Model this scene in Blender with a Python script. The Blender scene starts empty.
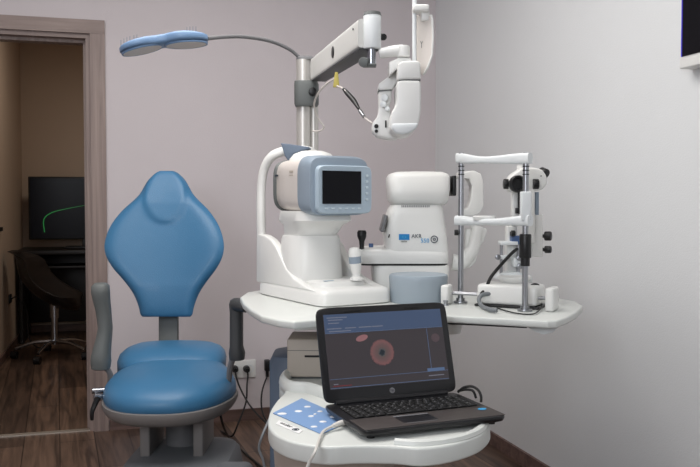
import bpy, bmesh, math, random
from mathutils import Vector, Matrix
random.seed(7)
C = bpy.context.scene.collection
PI = math.pi
F, HZ, H = 820.0, 203.0, 1.17          # focal length in pixels, horizon row, eye height
YAW = math.radians(15.67)              # the room is turned against the lens axis
CY, SY = math.cos(YAW), math.sin(YAW)
PITCH = math.atan((233.5-HZ)/F)

# ---------------------------------------------------------------- geometry of the view
def P(px, py, f):
    a = (px-350)/F; b = -(py-233.5)/F
    fc = math.cos(PITCH) + b*math.sin(PITCH)
    uc = b*math.cos(PITCH) - math.sin(PITCH)
    s = f/fc
    return Vector((a*s, f, H+uc*s))
def Pz(px, py, z):
    q = P(px, py, 1.0); k = (z-H)/(q.z-H)
    return Vector((q.x*k, k, z))
def R2W(X, Y, Z): return Vector((X*CY-Y*SY, X*SY+Y*CY, Z))
def onback(px, py, off=0.0):            # point on the back wall
    a = (px-350)/F; f = (4.374-off)/(CY-a*SY)
    return P(px, py, f)

# ---------------------------------------------------------------- materials
def srgb(c): return tuple(((v/255)/12.92 if v/255 <= .04045 else ((v/255+.055)/1.055)**2.4) for v in c)+(1,)
def mat(name, c, rough=.5, metal=0, bump=0, bscale=200, var=.04, vscale=6, spec=.5, emit=None, estr=0, trans=0, coat=0, alpha=1):
    m = bpy.data.materials.new(name); m.use_nodes = True
    n = m.node_tree; b = n.nodes['Principled BSDF']
    col = srgb(c)
    tc = n.nodes.new('ShaderNodeTexCoord')
    nz = n.nodes.new('ShaderNodeTexNoise'); nz.inputs['Scale'].default_value = vscale; nz.inputs['Detail'].default_value = 4
    n.links.new(tc.outputs['Object'], nz.inputs['Vector'])
    mx = n.nodes.new('ShaderNodeMix'); mx.data_type = 'RGBA'
    mx.inputs['A'].default_value = tuple(v*(1-var) for v in col[:3])+(1,)
    mx.inputs['B'].default_value = tuple(min(1, v*(1+var)) for v in col[:3])+(1,)
    n.links.new(nz.outputs['Fac'], mx.inputs['Factor'])
    n.links.new(mx.outputs['Result'], b.inputs['Base Color'])
    b.inputs['Roughness'].default_value = rough; b.inputs['Metallic'].default_value = metal
    b.inputs['Specular IOR Level'].default_value = spec
    b.inputs['Coat Weight'].default_value = coat; b.inputs['Transmission Weight'].default_value = trans
    b.inputs['Alpha'].default_value = alpha
    if emit: b.inputs['Emission Color'].default_value = srgb(emit); b.inputs['Emission Strength'].default_value = estr
    if bump:
        n2 = n.nodes.new('ShaderNodeTexNoise'); n2.inputs['Scale'].default_value = bscale
        n.links.new(tc.outputs['Object'], n2.inputs['Vector'])
        bp = n.nodes.new('ShaderNodeBump'); bp.inputs['Strength'].default_value = bump; bp.inputs['Distance'].default_value = .002
        n.links.new(n2.outputs['Fac'], bp.inputs['Height']); n.links.new(bp.outputs['Normal'], b.inputs['Normal'])
    return m
def wood(name, c1, c2, plank=False, rough=.45, rot=0, scale=1, axis_z=False):
    m = bpy.data.materials.new(name); m.use_nodes = True
    n = m.node_tree; b = n.nodes['Principled BSDF']; L = n.links.new
    tc = n.nodes.new('ShaderNodeTexCoord')
    mp = n.nodes.new('ShaderNodeMapping'); mp.inputs['Rotation'].default_value = (0, 0, rot)
    L(tc.outputs['Object'], mp.inputs['Vector'])
    st = n.nodes.new('ShaderNodeMapping'); st.inputs['Scale'].default_value = (2*scale, 28*scale, 28*scale) if not axis_z else (45*scale, 45*scale, 1.5*scale)
    L(mp.outputs['Vector'], st.inputs['Vector'])
    nz = n.nodes.new('ShaderNodeTexNoise'); nz.inputs['Scale'].default_value = 1.0; nz.inputs['Detail'].default_value = 8; nz.inputs['Distortion'].default_value = .8
    L(st.outputs['Vector'], nz.inputs['Vector'])
    rp = n.nodes.new('ShaderNodeValToRGB'); rp.color_ramp.elements[0].color = srgb(c1); rp.color_ramp.elements[1].color = srgb(c2)
    rp.color_ramp.elements[0].position = .35; rp.color_ramp.elements[1].position = .68
    L(nz.outputs['Fac'], rp.inputs['Fac'])
    out = rp.outputs['Color']
    if plank:
        br = n.nodes.new('ShaderNodeTexBrick'); L(mp.outputs['Vector'], br.inputs['Vector'])
        br.inputs['Scale'].default_value = 1; br.inputs['Brick Width'].default_value = 1.25; br.inputs['Row Height'].default_value = .165
        br.inputs['Mortar Size'].default_value = .0025; br.offset = .37
        br.inputs['Color1'].default_value = (.55, .5, .5, 1); br.inputs['Color2'].default_value = (1.25, 1.15, 1.1, 1); br.inputs['Mortar'].default_value = (.12, .1, .1, 1)
        mu = n.nodes.new('ShaderNodeMix'); mu.data_type = 'RGBA'; mu.blend_type = 'MULTIPLY'; mu.inputs['Factor'].default_value = 1
        L(out, mu.inputs['A']); L(br.outputs['Color'], mu.inputs['B']); out = mu.outputs['Result']
    L(out, b.inputs['Base Color']); b.inputs['Roughness'].default_value = rough
    bp = n.nodes.new('ShaderNodeBump'); bp.inputs['Strength'].default_value = .25; bp.inputs['Distance'].default_value = .002
    L(nz.outputs['Fac'], bp.inputs['Height']); L(bp.outputs['Normal'], b.inputs['Normal'])
    return m
M = dict(
 wall_b=mat('mauve_wallpaper', (211,203,205), .75, bump=.35, bscale=260, var=.03, vscale=3),
 wall_r=mat('pale_grey_wallpaper', (226,228,229), .6, bump=.3, bscale=240, var=.02, vscale=3),
 wall_o=mat('beige_wall_paint', (196,176,158), .8, bump=.2, var=.03),
 ceil=mat('ceiling_paint', (235,233,230), .9),
 floor=wood('dark_plank_floor', (68,55,47), (122,101,86), True, .4, rot=PI/2-math.radians(4)),
 casing=wood('taupe_wood', (130,113,108), (160,142,134), False, .5, axis_z=True),
 casing_h=wood('taupe_wood_flat', (130,113,108), (160,142,134), False, .5),
 base=wood('brown_skirting', (92,72,66), (122,98,90), False, .5),
 alu=mat('threshold_metal', (190,180,168), .4, .6),
 white=mat('white_plastic', (234,234,231), .35, bump=.05, bscale=400, var=.02),
 white2=mat('cool_white_plastic', (230,234,235), .38, bump=.05, bscale=400, var=.02),
 beige=mat('warm_white_plastic', (218,211,205), .42, bump=.06, bscale=400, var=.03),
 armw=mat('arm_grey_white_plastic', (214,214,210), .42, bump=.05),
 cream=mat('beige_instrument_plastic', (190,180,168), .5, bump=.1, bscale=400, var=.03),
 tabl=mat('table_laminate', (217,220,216), .35, var=.03),
 body=mat('console_body_paint', (176,164,154), .5, bump=.1, var=.03),
 lblue=mat('light_steel_blue_plastic', (146,160,174), .4, var=.03),
 bezel2=mat('pale_button_plastic', (200,214,222), .4),
 bezel=mat('pale_blue_bezel', (176,193,206), .4, var=.02),
 dblue=mat('muted_blue_plastic', (98,112,130), .5, var=.03),
 drum=mat('grey_blue_drum_plastic', (158,170,180), .45, var=.02),
 leather=mat('blue_leatherette', (60,116,156), .42, bump=.35, bscale=350, var=.05, vscale=4, coat=.05),
 grey=mat('dark_grey_plastic', (98,102,101), .5, bump=.15, bscale=500),
 grey2=mat('charcoal_plastic', (62,64,66), .5, bump=.15, bscale=500),
 greym=mat('mid_grey_plastic', (118,118,120), .45, bump=.1),
 rim=mat('taupe_grey_plastic', (128,124,122), .5, bump=.1),
 cover=mat('base_cover_grey', (112,116,120), .55),
 black=mat('black_plastic', (18,18,20), .4, bump=.1, bscale=600),
 black2=mat('matte_black', (10,10,11), .6),
 rubber=mat('black_cable_rubber', (20,20,21), .55),
 gcable=mat('grey_ribbed_cable', (120,124,128), .5),
 wcable=mat('white_cable_rubber', (215,212,206), .5),
 chrome=mat('chrome', (170,172,178), .22, 1),
 steel=mat('brushed_steel', (168,170,174), .32, 1, var=.08),
 alum=mat('anodised_aluminium', (204,201,196), .38, .5, var=.03),
 screen=mat('dark_screen', (12,12,16), .25, spec=.15, emit=(40,40,52), estr=.03),
 lampb=mat('lamp_blue_plastic', (116,146,182), .4),
 disc=mat('frosted_lamp_disc', (210,204,196), .35),
 steelblue=mat('instrument_blue_paint', (70,96,140), .4),
 brand_blue=mat('print_bright_blue', (20,130,195), .5),
 brand_dark=mat('print_dark_grey', (52,62,74), .5),
 brand_mid=mat('print_sky_blue', (60,160,215), .5),
 panelb=mat('control_panel_blue', (128,162,208), .4, var=.03),
 sticker=mat('white_print', (240,240,240), .45),
 lap=mat('laptop_black', (24,24,27), .32, bump=.05, bscale=700),
 deck=mat('laptop_deck_charcoal', (82,76,74), .38, .3, var=.04),
 key=mat('key_black', (14,14,15), .5),
 keyp=mat('key_lettering', (120,120,124), .5),
 dark=mat('black_desk_laminate', (22,18,18), .45),
 dseat=mat('black_seat_leather', (24,20,20), .35),
 yellow=mat('yellow_band', (196,180,90), .5),
)
def emat(name, c, e, strength, rough=.3):
    return mat(name, c, rough, emit=e, estr=strength, var=.03)
M['s_bg'] = emat('screen_grey_with_glare', (34,30,33), (66,60,64), .42)  # background grey raised to carry the room's glare on the laptop screen
M['s_hd'] = emat('screen_blue_header', (44,54,74), (64,82,112), .5)
M['s_ln'] = emat('screen_lines', (60,80,110), (92,112,144), .42)
M['s_tx'] = emat('screen_pale_text', (90,90,100), (130,136,150), .35)
M['s_rd'] = emat('screen_red_text', (80,20,25), (130,50,60), .4)
M['green'] = emat('green_reflection_glow', (20,60,30), (50,170,80), .3)  # emissive colour painting the green reflection on the desk monitor
# iris picture: radial procedural
def iris_mat():
    m = bpy.data.materials.new('iris_picture'); m.use_nodes = True
    n = m.node_tree; b = n.nodes['Principled BSDF']; L = n.links.new
    tc = n.nodes.new('ShaderNodeTexCoord')
    ln = n.nodes.new('ShaderNodeVectorMath'); ln.operation = 'LENGTH'; L(tc.outputs['Object'], ln.inputs[0])
    nz = n.nodes.new('ShaderNodeTexNoise'); nz.inputs['Scale'].default_value = 160; nz.inputs['Detail'].default_value = 6; L(tc.outputs['Object'], nz.inputs['Vector'])
    ad = n.nodes.new('ShaderNodeMath'); ad.operation = 'MULTIPLY_ADD'; L(nz.outputs['Fac'], ad.inputs[0]); ad.inputs[1].default_value = .012; L(ln.outputs['Value'], ad.inputs[2])
    rp = n.nodes.new('ShaderNodeValToRGB'); cr = rp.color_ramp
    sc = n.nodes.new('ShaderNodeMath'); sc.operation = 'MULTIPLY'; L(ad.outputs[0], sc.inputs[0]); sc.inputs[1].default_value = 24
    L(sc.outputs[0], rp.inputs['Fac'])
    cr.elements[0].position = .0; cr.elements[0].color = srgb((24,32,40))
    cr.elements[1].position = 1; cr.elements[1].color = srgb((52,44,50))
    for p, c in ((.30,(28,38,46)),(.36,(84,84,84)),(.42,(96,80,78)),(.66,(108,82,82)),(.86,(128,86,86)),(.95,(80,62,65))):
        e = cr.elements.new(p); e.color = srgb(c)
    L(rp.outputs['Color'], b.inputs['Base Color']); L(rp.outputs['Color'], b.inputs['Emission Color']); b.inputs['Emission Strength'].default_value = .12
    b.inputs['Roughness'].default_value = .3
    return m
M['iris'] = iris_mat()

# ---------------------------------------------------------------- object helpers
OFF = {}
def mk(name, bm, m, parent=None, sharp=38, sub=0):
    me = bpy.data.meshes.new(name)
    bmesh.ops.recalc_face_normals(bm, faces=bm.faces)
    off = OFF.get(parent.name, Vector((0,0,0))) if parent else Vector((0,0,0))
    if off.length: bmesh.ops.translate(bm, verts=bm.verts, vec=-off)
    bm.to_mesh(me); bm.free()
    for p in me.polygons: p.use_smooth = True
    me.set_sharp_from_angle(angle=math.radians(sharp))
    o = bpy.data.objects.new(name, me); C.objects.link(o)
    me.materials.append(M[m] if isinstance(m, str) else m)
    if parent: o.parent = parent; OFF[o.name] = off
    if sub:
        s = o.modifiers.new('sub', 'SUBSURF'); s.levels = sub; s.render_levels = sub
    return o
def thing(name, label, cat, loc=(0,0,0), rz=0, group=None):
    o = bpy.data.objects.new(name, None); C.objects.link(o); o.empty_display_size = .05
    o.location = loc; o.rotation_euler = (0,0,rz); o['label'] = label; o['category'] = cat
    if group: o['group'] = group
    if rz == 0: OFF[o.name] = Vector(loc)
    return o
def tag(o, label, cat, group=None):
    o['label'] = label; o['category'] = cat
    if group: o['group'] = group
    return o
def recentre(o):                        # put a one-mesh thing's origin at its base
    vs = [v.co for v in o.data.vertices]
    c = Vector(((min(v.x for v in vs)+max(v.x for v in vs))/2, (min(v.y for v in vs)+max(v.y for v in vs))/2, min(v.z for v in vs)))
    for v in o.data.vertices: v.co -= c
    o.location = c
    return o
def B(): return bmesh.new()
def bev(bm, geom_edges, r, seg=3):
    if r > 0: bmesh.ops.bevel(bm, geom=geom_edges, offset=r, segments=seg, profile=.5, affect='EDGES', clamp_overlap=True)
def rbox(bm, c, s, r=.004, rz=0, rx=0, ry=0, seg=3):
    t = bmesh.new(); bmesh.ops.create_cube(t, size=1)
    bmesh.ops.scale(t, vec=s, verts=t.verts)
    bev(t, t.edges[:], min(r, min(s)*.49), seg)
    mt = Matrix.Translation(c) @ Matrix.Rotation(rz,4,'Z') @ Matrix.Rotation(rx,4,'X') @ Matrix.Rotation(ry,4,'Y')
    bmesh.ops.transform(t, matrix=mt, verts=t.verts)
    merge(bm, t)
def merge(bm, t):
    me = bpy.data.meshes.new('tmp'); t.to_mesh(me); t.free(); bm.from_mesh(me); bpy.data.meshes.remove(me)
def prism(bm, pts, vec, r=0, seg=3):    # pts: 3-D polygon, extruded along vec
    t = bmesh.new(); vs = [t.verts.new(p) for p in pts]; f = t.faces.new(vs)
    e = bmesh.ops.extrude_face_region(t, geom=[f])
    bmesh.ops.translate(t, vec=vec, verts=[v for v in e['geom'] if isinstance(v, bmesh.types.BMVert)])
    bmesh.ops.recalc_face_normals(t, faces=t.faces)
    if r: bev(t, [ed for ed in t.edges], r, seg)
    merge(bm, t)
def smooth_poly(pts, n=4, closed=True):  # Catmull-Rom through points
    out = []; N = len(pts); pts = [Vector(p) for p in pts]
    rng = range(N) if closed else range(N-1)
    for i in rng:
        if closed: a, b, c, d = pts[i-1], pts[i], pts[(i+1)%N], pts[(i+2)%N]
        else: a, b, c, d = pts[max(i-1,0)], pts[i], pts[i+1], pts[min(i+2,N-1)]
        for k in range(n):
            t = k/n
            out.append(.5*((2*b)+(c-a)*t+(2*a-5*b+4*c-d)*t*t+(3*b-a-3*c+d)*t**3))
    if not closed: out.append(pts[-1])
    return out
def rings(bm, rs, caps=True):
    L = [[bm.verts.new(p) for p in r] for r in rs]
    for a, b in zip(L, L[1:]):
        n = len(a)
        for i in range(n): bm.faces.new((a[i], a[(i+1)%n], b[(i+1)%n], b[i]))
    if caps: bm.faces.new(L[0][::-1]); bm.faces.new(L[-1])
def tube(bm, pts, r, seg=10, smooth=4, flat=1.0, up=None):
    pts = smooth_poly(pts, smooth, False) if smooth > 1 and len(pts) > 2 else [Vector(p) for p in pts]
    N = len(pts); rr = r if isinstance(r, (list, tuple)) else [r, r]
    rs = []; prev = None
    for i, p in enumerate(pts):
        d = (pts[min(i+1,N-1)]-pts[max(i-1,0)]).normalized()
        if prev is None:
            ref = Vector(up) if up else (Vector((0,0,1)) if abs(d.z) < .9 else Vector((1,0,0)))
            a = (ref-d*ref.dot(d)).normalized()
        else: a = (prev-d*prev.dot(d)).normalized()
        prev = a; b = d.cross(a)
        t = i/(N-1)*(len(rr)-1); k = min(int(t), len(rr)-2); q = rr[k]+(rr[k+1]-rr[k])*(t-k)
        rs.append([p + (a*math.cos(2*PI*j/seg) + b*math.sin(2*PI*j/seg)*flat)*q for j in range(seg)])
    rings(bm, rs)
def cyl(bm, a, b, r, r2=None, seg=28, bv=.0):
    a, b = Vector(a), Vector(b); L = (b-a).length; r2 = r if r2 is None else r2
    prof = [(0,0),(r,0),(r2,L),(0,L)] if not bv else [(0,0),(r-bv,0),(r-bv*.3,bv*.3),(r,bv),(r2,L-bv),(r2-bv*.3,L-bv*.3),(r2-bv,L),(0,L)]
    q = Vector((0,0,1)).rotation_difference((b-a).normalized()).to_matrix().to_4x4()
    lathe(bm, prof, Matrix.Translation(a) @ q, seg)
def lathe(bm, prof, mt=Matrix.Identity(4), seg=32, sx=1, sy=1):
    t = bmesh.new(); L = []
    for r, z in prof:
        if r < 1e-6: L.append([t.verts.new((0,0,z))])
        else: L.append([t.verts.new((r*sx*math.cos(2*PI*i/seg), r*sy*math.sin(2*PI*i/seg), z)) for i in range(seg)])
    for a, b in zip(L, L[1:]):
        for i in range(seg):
            j = (i+1)%seg
            if len(a) == 1 and len(b) == 1: continue
            if len(a) == 1: t.faces.new((a[0], b[i], b[j]))
            elif len(b) == 1: t.faces.new((a[i], a[j], b[0]))
            else: t.faces.new((a[i], a[j], b[j], b[i]))
    bmesh.ops.transform(t, matrix=mt, verts=t.verts); merge(bm, t)
def se(cx, cy, hx, hy, n=4, seg=40):
    o = []
    for i in range(seg):
        a = 2*PI*(i+.5)/seg; c, s = math.cos(a), math.sin(a)
        o.append((cx+hx*math.copysign(abs(c)**(2/n), c), cy+hy*math.copysign(abs(s)**(2/n), s)))
    return o
def stack(bm, lv, seg=40):              # lv: (z, cx, cy, hx, hy, n) rings piled upwards
    rings(bm, [[Vector((x, y, z)) for x, y in se(cx, cy, hx, hy, n, seg)] for z, cx, cy, hx, hy, n in lv])
def stacky(bm, lv, seg=40):             # (y, cx, cz, hx, hz, n) rings along depth
    rings(bm, [[Vector((x, y, z)) for x, z in se(cx, cz, hx, hz, n, seg)] for y, cx, cz, hx, hz, n in lv])
def text(name, s, size, m, parent, mt, ext=.0006, align='CENTER'):
    cu = bpy.data.curves.new('txt', 'FONT'); cu.body = s; cu.size = size; cu.extrude = ext; cu.align_x = align; cu.align_y = 'CENTER'
    o = bpy.data.objects.new('txt', cu); C.objects.link(o)
    dg = bpy.context.evaluated_depsgraph_get(); dg.update()
    me = bpy.data.meshes.new_from_object(o.evaluated_get(dg))
    bpy.data.objects.remove(o); me.transform(mt)
    off = OFF.get(parent.name, Vector((0,0,0))); me.transform(Matrix.Translation(-off))
    me.materials.clear(); me.materials.append(M[m])
    t = bpy.data.objects.new(name, me); C.objects.link(t); t.parent = parent; OFF[t.name] = off
    return t
def annulus(bm, mt, r0, r1, th=.0008, seg=28):
    lathe(bm, [(r0,0),(r1,0),(r1,th),(r0,th),(r0,0)], mt, seg)
V = Vector

# ---------------------------------------------------------------- the room (turned by YAW)
def struct(name, boxes, m, parent=None):
    bm = B()
    for (x0,x1,y0,y1,z0,z1) in boxes:
        rbox(bm, ((x0+x1)/2,(y0+y1)/2,(z0+z1)/2), (x1-x0,y1-y0,z1-z0), 0)
    me = bpy.data.meshes.new(name); bm.to_mesh(me); bm.free()
    o = bpy.data.objects.new(name, me); C.objects.link(o); me.materials.append(M[m])
    if parent: o.parent = parent
    else: o.rotation_euler = (0,0,YAW); o['kind'] = 'structure'
    return o
XR, XL, YB, YF = 1.731, -2.4, 4.374, -1.8
DX0, DX1, DZ, NX = -.85, -.137, 2.022, -.845
struct('floor', [(XL-.1, XR+.1, YF-.1, 8.1, -.1, 0)], 'floor')
struct('ceiling', [(XL-.1, XR+.1, YF-.1, 8.1, 2.7, 2.8)], 'ceil')
struct('wall_back', [(DX1, XR, YB, YB+.12, 0, 2.7), (XL, DX0, YB, YB+.12, 0, 2.7), (DX0, DX1, YB, YB+.12, DZ, 2.7)], 'wall_b')
struct('wall_right', [(XR, XR+.1, YF, YB+.12, 0, 2.7)], 'wall_r')
struct('wall_left', [(XL-.1, XL, YF, YB+.12, 0, 2.7)], 'wall_b')
struct('wall_front', [(XL-.1, XR+.1, YF-.1, YF, 0, 2.7)], 'wall_r')
struct('wall_next_room_left', [(NX-.1, NX, YB+.12, 8.0, 0, 2.7)], 'wall_o')
struct('wall_next_room_back', [(NX-.1, 1.3, 7.9, 8.0, 0, 2.7)], 'wall_o')
struct('wall_next_room_right', [(1.2, 1.3, YB+.12, 7.9, 0, 2.7)], 'wall_o')
struct('baseboard_back', [(DX1+.075, XR, YB-.014, YB, 0, .062)], 'base')
struct('baseboard_right', [(XR-.014, XR, YF, YB-.014, 0, .062)], 'base')
struct('baseboard_next_room_left', [(NX, NX+.014, YB+.12, 7.9, 0, .06)], 'base')
struct('baseboard_next_room_back', [(NX+.014, 1.2, 7.886, 7.9, 0, .06)], 'base')
# door frame
door = struct('door_1', [(DX1-.022, DX1, YB-.002, YB+.122, 0, DZ), (DX0, DX0+.022, YB-.002, YB+.122, 0, DZ)], 'casing')
struct('door_casing', [(DX1, DX1+.072, YB-.02, YB, 0, DZ), (DX0-.072, DX0, YB-.02, YB, 0, DZ)], 'casing', door)
struct('head_casing', [(DX0-.072, DX1+.072, YB-.022, YB, DZ, DZ+.068)], 'casing_h', door)
struct('head_lining', [(DX0+.022, DX1-.022, YB-.002, YB+.122, DZ-.022, DZ)], 'casing_h', door)
struct('door_stop', [(DX1-.036, DX1-.022, YB+.05, YB+.122, 0, DZ-.022), (DX0+.022, DX0+.036, YB+.05, YB+.122, 0, DZ-.022), (DX0+.036, DX1-.036, YB+.05, YB+.122, DZ-.038, DZ-.022)], 'casing', door)
struct('trim_1', [(DX0, DX1-.0, YB+.0, YB+.035, 0, .006)], 'alu')

# ---------------------------------------------------------------- next room furniture
dk = thing('desk', 'black computer desk against the far wall beyond the doorway', 'desk', R2W(-.28,7.55,0), YAW)
def lb(name, x0,x1,y0,y1,z0,z1, m, par, r=.004):
    bm = B(); rbox(bm, ((x0+x1)/2,(y0+y1)/2,(z0+z1)/2), (x1-x0,y1-y0,z1-z0), r); return mk(name, bm, m, par)
lb('desktop', -.55,.75,-.33,.3,.74,.775,'dark',dk)
lb('side_panel', -.53,-.5,-.3,.28,0,.739,'dark',dk); lb('side_panel', .7,.73,-.3,.28,0,.739,'dark',dk)
lb('back_panel', -.499,.699,.24,.26,.1,.739,'dark',dk)
lb('keyboard_shelf', -.49,.2,-.28,.1,.62,.64,'dark',dk)
lb('drawer_cabinet', .25,.69,-.28,.22,.03,.735,'dark',dk)
tv = thing('desktop_monitor', 'large black monitor with a green reflection, on the black desk', 'monitor', R2W(-.265,7.62,.7755), YAW)
lb('housing', -.5,.45,0,.045,.075,.625,'black',tv,.006); lb('screen_panel', -.485,.435,-.004,-.0005,.09,.61,'screen',tv,0)
lb('stand_foot', -.2,.15,-.09,.1,0,.014,'black',tv); lb('stand_neck', -.06,.01,.03,.05,.012,.09,'black',tv)
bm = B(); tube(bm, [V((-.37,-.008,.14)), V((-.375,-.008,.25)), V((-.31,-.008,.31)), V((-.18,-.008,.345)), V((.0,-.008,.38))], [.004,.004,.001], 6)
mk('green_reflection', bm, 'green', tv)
# office stool chair
oc = thing('office_chair', 'black bucket-seat swivel chair on a chrome star base beyond the doorway', 'chair', P(55,347,6.2)*1, math.radians(0))
oc.location.z = 0; OFF.pop(oc.name)
rs = []
prof = [(-.33,.86-.17,.10),(-.335,.80-.17,.17),(-.31,.70-.17,.21),(-.24,.60-.17,.23),(-.14,.53-.17,.24),(-.02,.475-.17,.24),(.1,.44-.17,.23),(.19,.43-.17,.19),(.235,.44-.17,.10)]
bm = B(); top = []; bot = []
for i,(x,z,w) in enumerate(prof):
    nx = prof[min(i+1,len(prof)-1)][0]-prof[max(i-1,0)][0]; nz = prof[min(i+1,len(prof)-1)][1]-prof[max(i-1,0)][1]
    n = V((-nz,0,nx)).normalized()
    if n.z < 0: n = -n
    r_ = []
    for k in range(20):
        a = 2*PI*k/20; s_ = math.cos(a); t_ = math.sin(a)
        curl = .13*(s_**2)*(1-i/len(prof)*.4)
        r_.append(V((x*.8+.01,0,z+.12)) + V((0,1,0))*w*s_ + n*(t_*.03+curl))
    rs.append(r_)
rings(bm, rs); mk('seat_shell', bm, 'dseat', oc, sub=1)
bm = B(); cyl(bm, (0,0,.1), (0,0,.46), .026); cyl(bm,(0,0,.3),(0,0,.46),.034); mk('gas_lift', bm, 'chrome', oc)
for k in range(5):
    a = math.radians(-95+72*k); d = V((math.cos(a), math.sin(a), 0))
    bm = B(); tube(bm, [V((0,0,.12))+d*.02, V((0,0,.115))+d*.15, V((0,0,.075))+d*.28], [.018,.014,.011], 8); leg = mk('base_leg', bm, 'chrome', oc)
    bm = B(); q = d*.29; cyl(bm, q+V((-.022,0,.028)), q+V((.022,0,.028)), .028); mk('caster', bm, 'black', leg)
bm = B()
tube(bm, [R2W(NX+.02,6.9,.42), R2W(NX+.06,6.95,.42), R2W(NX+.12,7.0,.3), R2W(NX+.13,7.0,.1), R2W(NX+.2,7.0,.006), R2W(NX+.3,7.05,.006)], .006, 6)
cable = recentre(mk('power_cable', bm, 'rubber')); tag(cable, 'black cable hanging from the left wall socket beyond the doorway', 'cable')
bm = B(); rbox(bm, (0,0,0), (.016,.09,.07), .005); pg = mk('plug', bm, 'black')
pg.parent = cable; pg.rotation_euler = (0,0,YAW); pg.location = R2W(NX+.009,6.9,.42)-cable.location
bm = B(); rbox(bm, (0,0,0), (.02,.22,.03), .004); hd = mk('coat_rail', bm, 'dark'); hd.rotation_euler = (0,0,YAW); hd.location = R2W(NX+.0105,6.35,.98)
tag(hd, 'short dark rail on the left wall beyond the doorway', 'rail')

# ---------------------------------------------------------------- monitor on the right wall
wm = thing('wall_monitor', 'white-framed black screen mounted high on the right wall', 'monitor', R2W(XR,1.75,1.586), YAW)
lb('frame', -.05,-.0005,-.45,.45,0,.56,'white',wm,.005)
lb('screen_panel', -.0525,-.0505,-.432,.432,.036,.542,'screen',wm,0)
M['bluel'] = emat('blue_screen_edge', (40,30,140), (60,50,190), .5)
lb('screen_edge', -.0532,-.0506,.4325,.437,.036,.542,'bluel',wm,0)
lb('control_button', -.046,-.03,.2,.3,-.006,-.0002,'black',wm,.001)

# ---------------------------------------------------------------- outlets and cables at the back wall
def wallrect(px0,px1,py0,py1):
    a = onback(px0,(py0+py1)/2); b = onback(px1,(py0+py1)/2)
    z1 = onback((px0+px1)/2,py0).z; z0 = onback((px0+px1)/2,py1).z
    return (a+b)/2, (b-a).length, z0, z1
c, w, z0, z1 = wallrect(229,255.5,360,377.5)
ou = thing('wall_outlet', 'white double wall outlet low on the back wall between chair and stand', 'outlet', (c.x,c.y,(z0+z1)/2), YAW)
bm = B(); rbox(bm, (0,-.0055,0), (w,.01,z1-z0), .003); mk('faceplate', bm, 'white', ou)
for x in (-.036,.036):
    bm = B(); annulus(bm, Matrix.Translation((x,-.0112,0)) @ Matrix.Rotation(PI/2,4,'X'), .019,.024,.0015); mk('socket', bm, 'white2', ou)
def plugcable(px,py,pts,label,plen=.035,grp=None):
    q = onback(px,py,.012); t = thing('power_cable', label, 'cable', q, 0, grp)
    n = R2W(0,-1,0)
    bm = B(); cyl(bm, q, q+n*plen, .019,.016,bv=.003); cyl(bm, q+n*plen, q+n*(plen+.012), .012,.01); mk('plug', bm, 'black', t)
    bm = B(); tube(bm, [q+n*(plen+.008), q+n*(plen+.02)+V((0,0,-.03))]+pts, .0045, 8, 6); mk('cord', bm, 'rubber', t)
plugcable(234.6,368.6,[P(241,390,4.2),P(251,407,4.0),P(266,423,3.82),Pz(276,432,.006)],'black cable from the left socket running right towards the stand', grp='black cables plugged in at the back wall')
plugcable(246.3,368.6,[P(247,385,4.2),P(246,402,4.15),P(238,424,4.05),Pz(232,436,.006),Pz(224,433,.006),Pz(216,420,.006)+V((0,-.1,0)),P(214,410,3.5)],'black cable from the right socket looping down and under the chair', grp='black cables plugged in at the back wall')
t = thing('power_cable', 'black cable trailing from under the chair across the floor to the stand','cable', Pz(226,442,.006))
bm = B(); tube(bm, [P(219,404,3.3),P(223,425,3.35),Pz(232,442,.006),Pz(246,454,.006),Pz(258,464,.006),Pz(272,475,.006)], .005, 8, 6); mk('cord', bm, 'rubber', t)
q = onback(267.5,367,.012)
t = thing('power_cable', 'black plug and cable on the back wall beside the blue column', 'cable', q, 0, 'black cables plugged in at the back wall')
bm = B(); rbox(bm, q+V((0,-.012,.012)), (.03,.04,.06), .006, rz=YAW); cyl(bm, q+V((0,-.012,-.05)), q+V((0,-.012,-.015)), .009); mk('plug', bm, 'black', t)
bm = B(); tube(bm, [q+V((0,-.012,-.045)),P(262,392,4.2),P(262,410,4.1),P(268,424,4.0),Pz(276,434,.006)], .0045, 8, 6); mk('cord', bm, 'rubber', t)

# ---------------------------------------------------------------- examination chair
ch = thing('examination_chair', 'blue leatherette examination chair with diamond-shaped backrest and grey base', 'chair', (-.69,3.1,0))
# backrest
rows = [(171,7),(173,11),(177,15.5),(181,19),(187,22.5),(194,26.5),(201,33),(209,41.5),(219,49.5),(229,55),(240,58.3),(249,58.8),(258,56.5),(268,51),(277,44),(285,38),(293,33),(301,29.5),(308,27.3),(314,26),(316.5,24)]
FB = 3.42
pr_ = smooth_poly([V((a,b,0)) for a,b in rows], 4, False)
front, back = [], []
NS = 37
def sstep(x): x = max(0, min(1, x)); return x*x*(3-2*x)
for i,r in enumerate(pr_):
    py, w = r.x, r.y
    t = (py-171)/(316.5-171); fb = FB + .16*(1-t)**1.2
    cx = 166.8; ed = min(1, .2+1.7*max(0,min(t, 1-t))**.5)
    zr = P(cx,py,fb).z; xr = P(cx,py,fb).x; hw = w/F*fb
    rf, rb = [], []
    for j in range(NS):
        s = math.sin(PI/2*(-1+2*j/(NS-1)))
        wrap = -.05*abs(s*w/59)**2.2
        puff = .038*ed*(1-abs(s)**8)
        dx = abs(s*w)/20; dy = (py-196)/26           # raised head pad with a U-shaped lower edge
        ins = 1-(dx*dx+(max(0,dy)**2))**.5 if dy > 0 else 1-dx
        hr = .010*sstep(ins*5+.6)*(1-abs(s)**10)
        rf.append(V((xr+hw*s, fb+wrap-puff-hr, zr)))
        rb.append(V((xr+hw*s, fb+wrap+.03*ed*(1-abs(s)**6)+.004, zr)))
    front.append(rf); back.append(rb)
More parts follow.
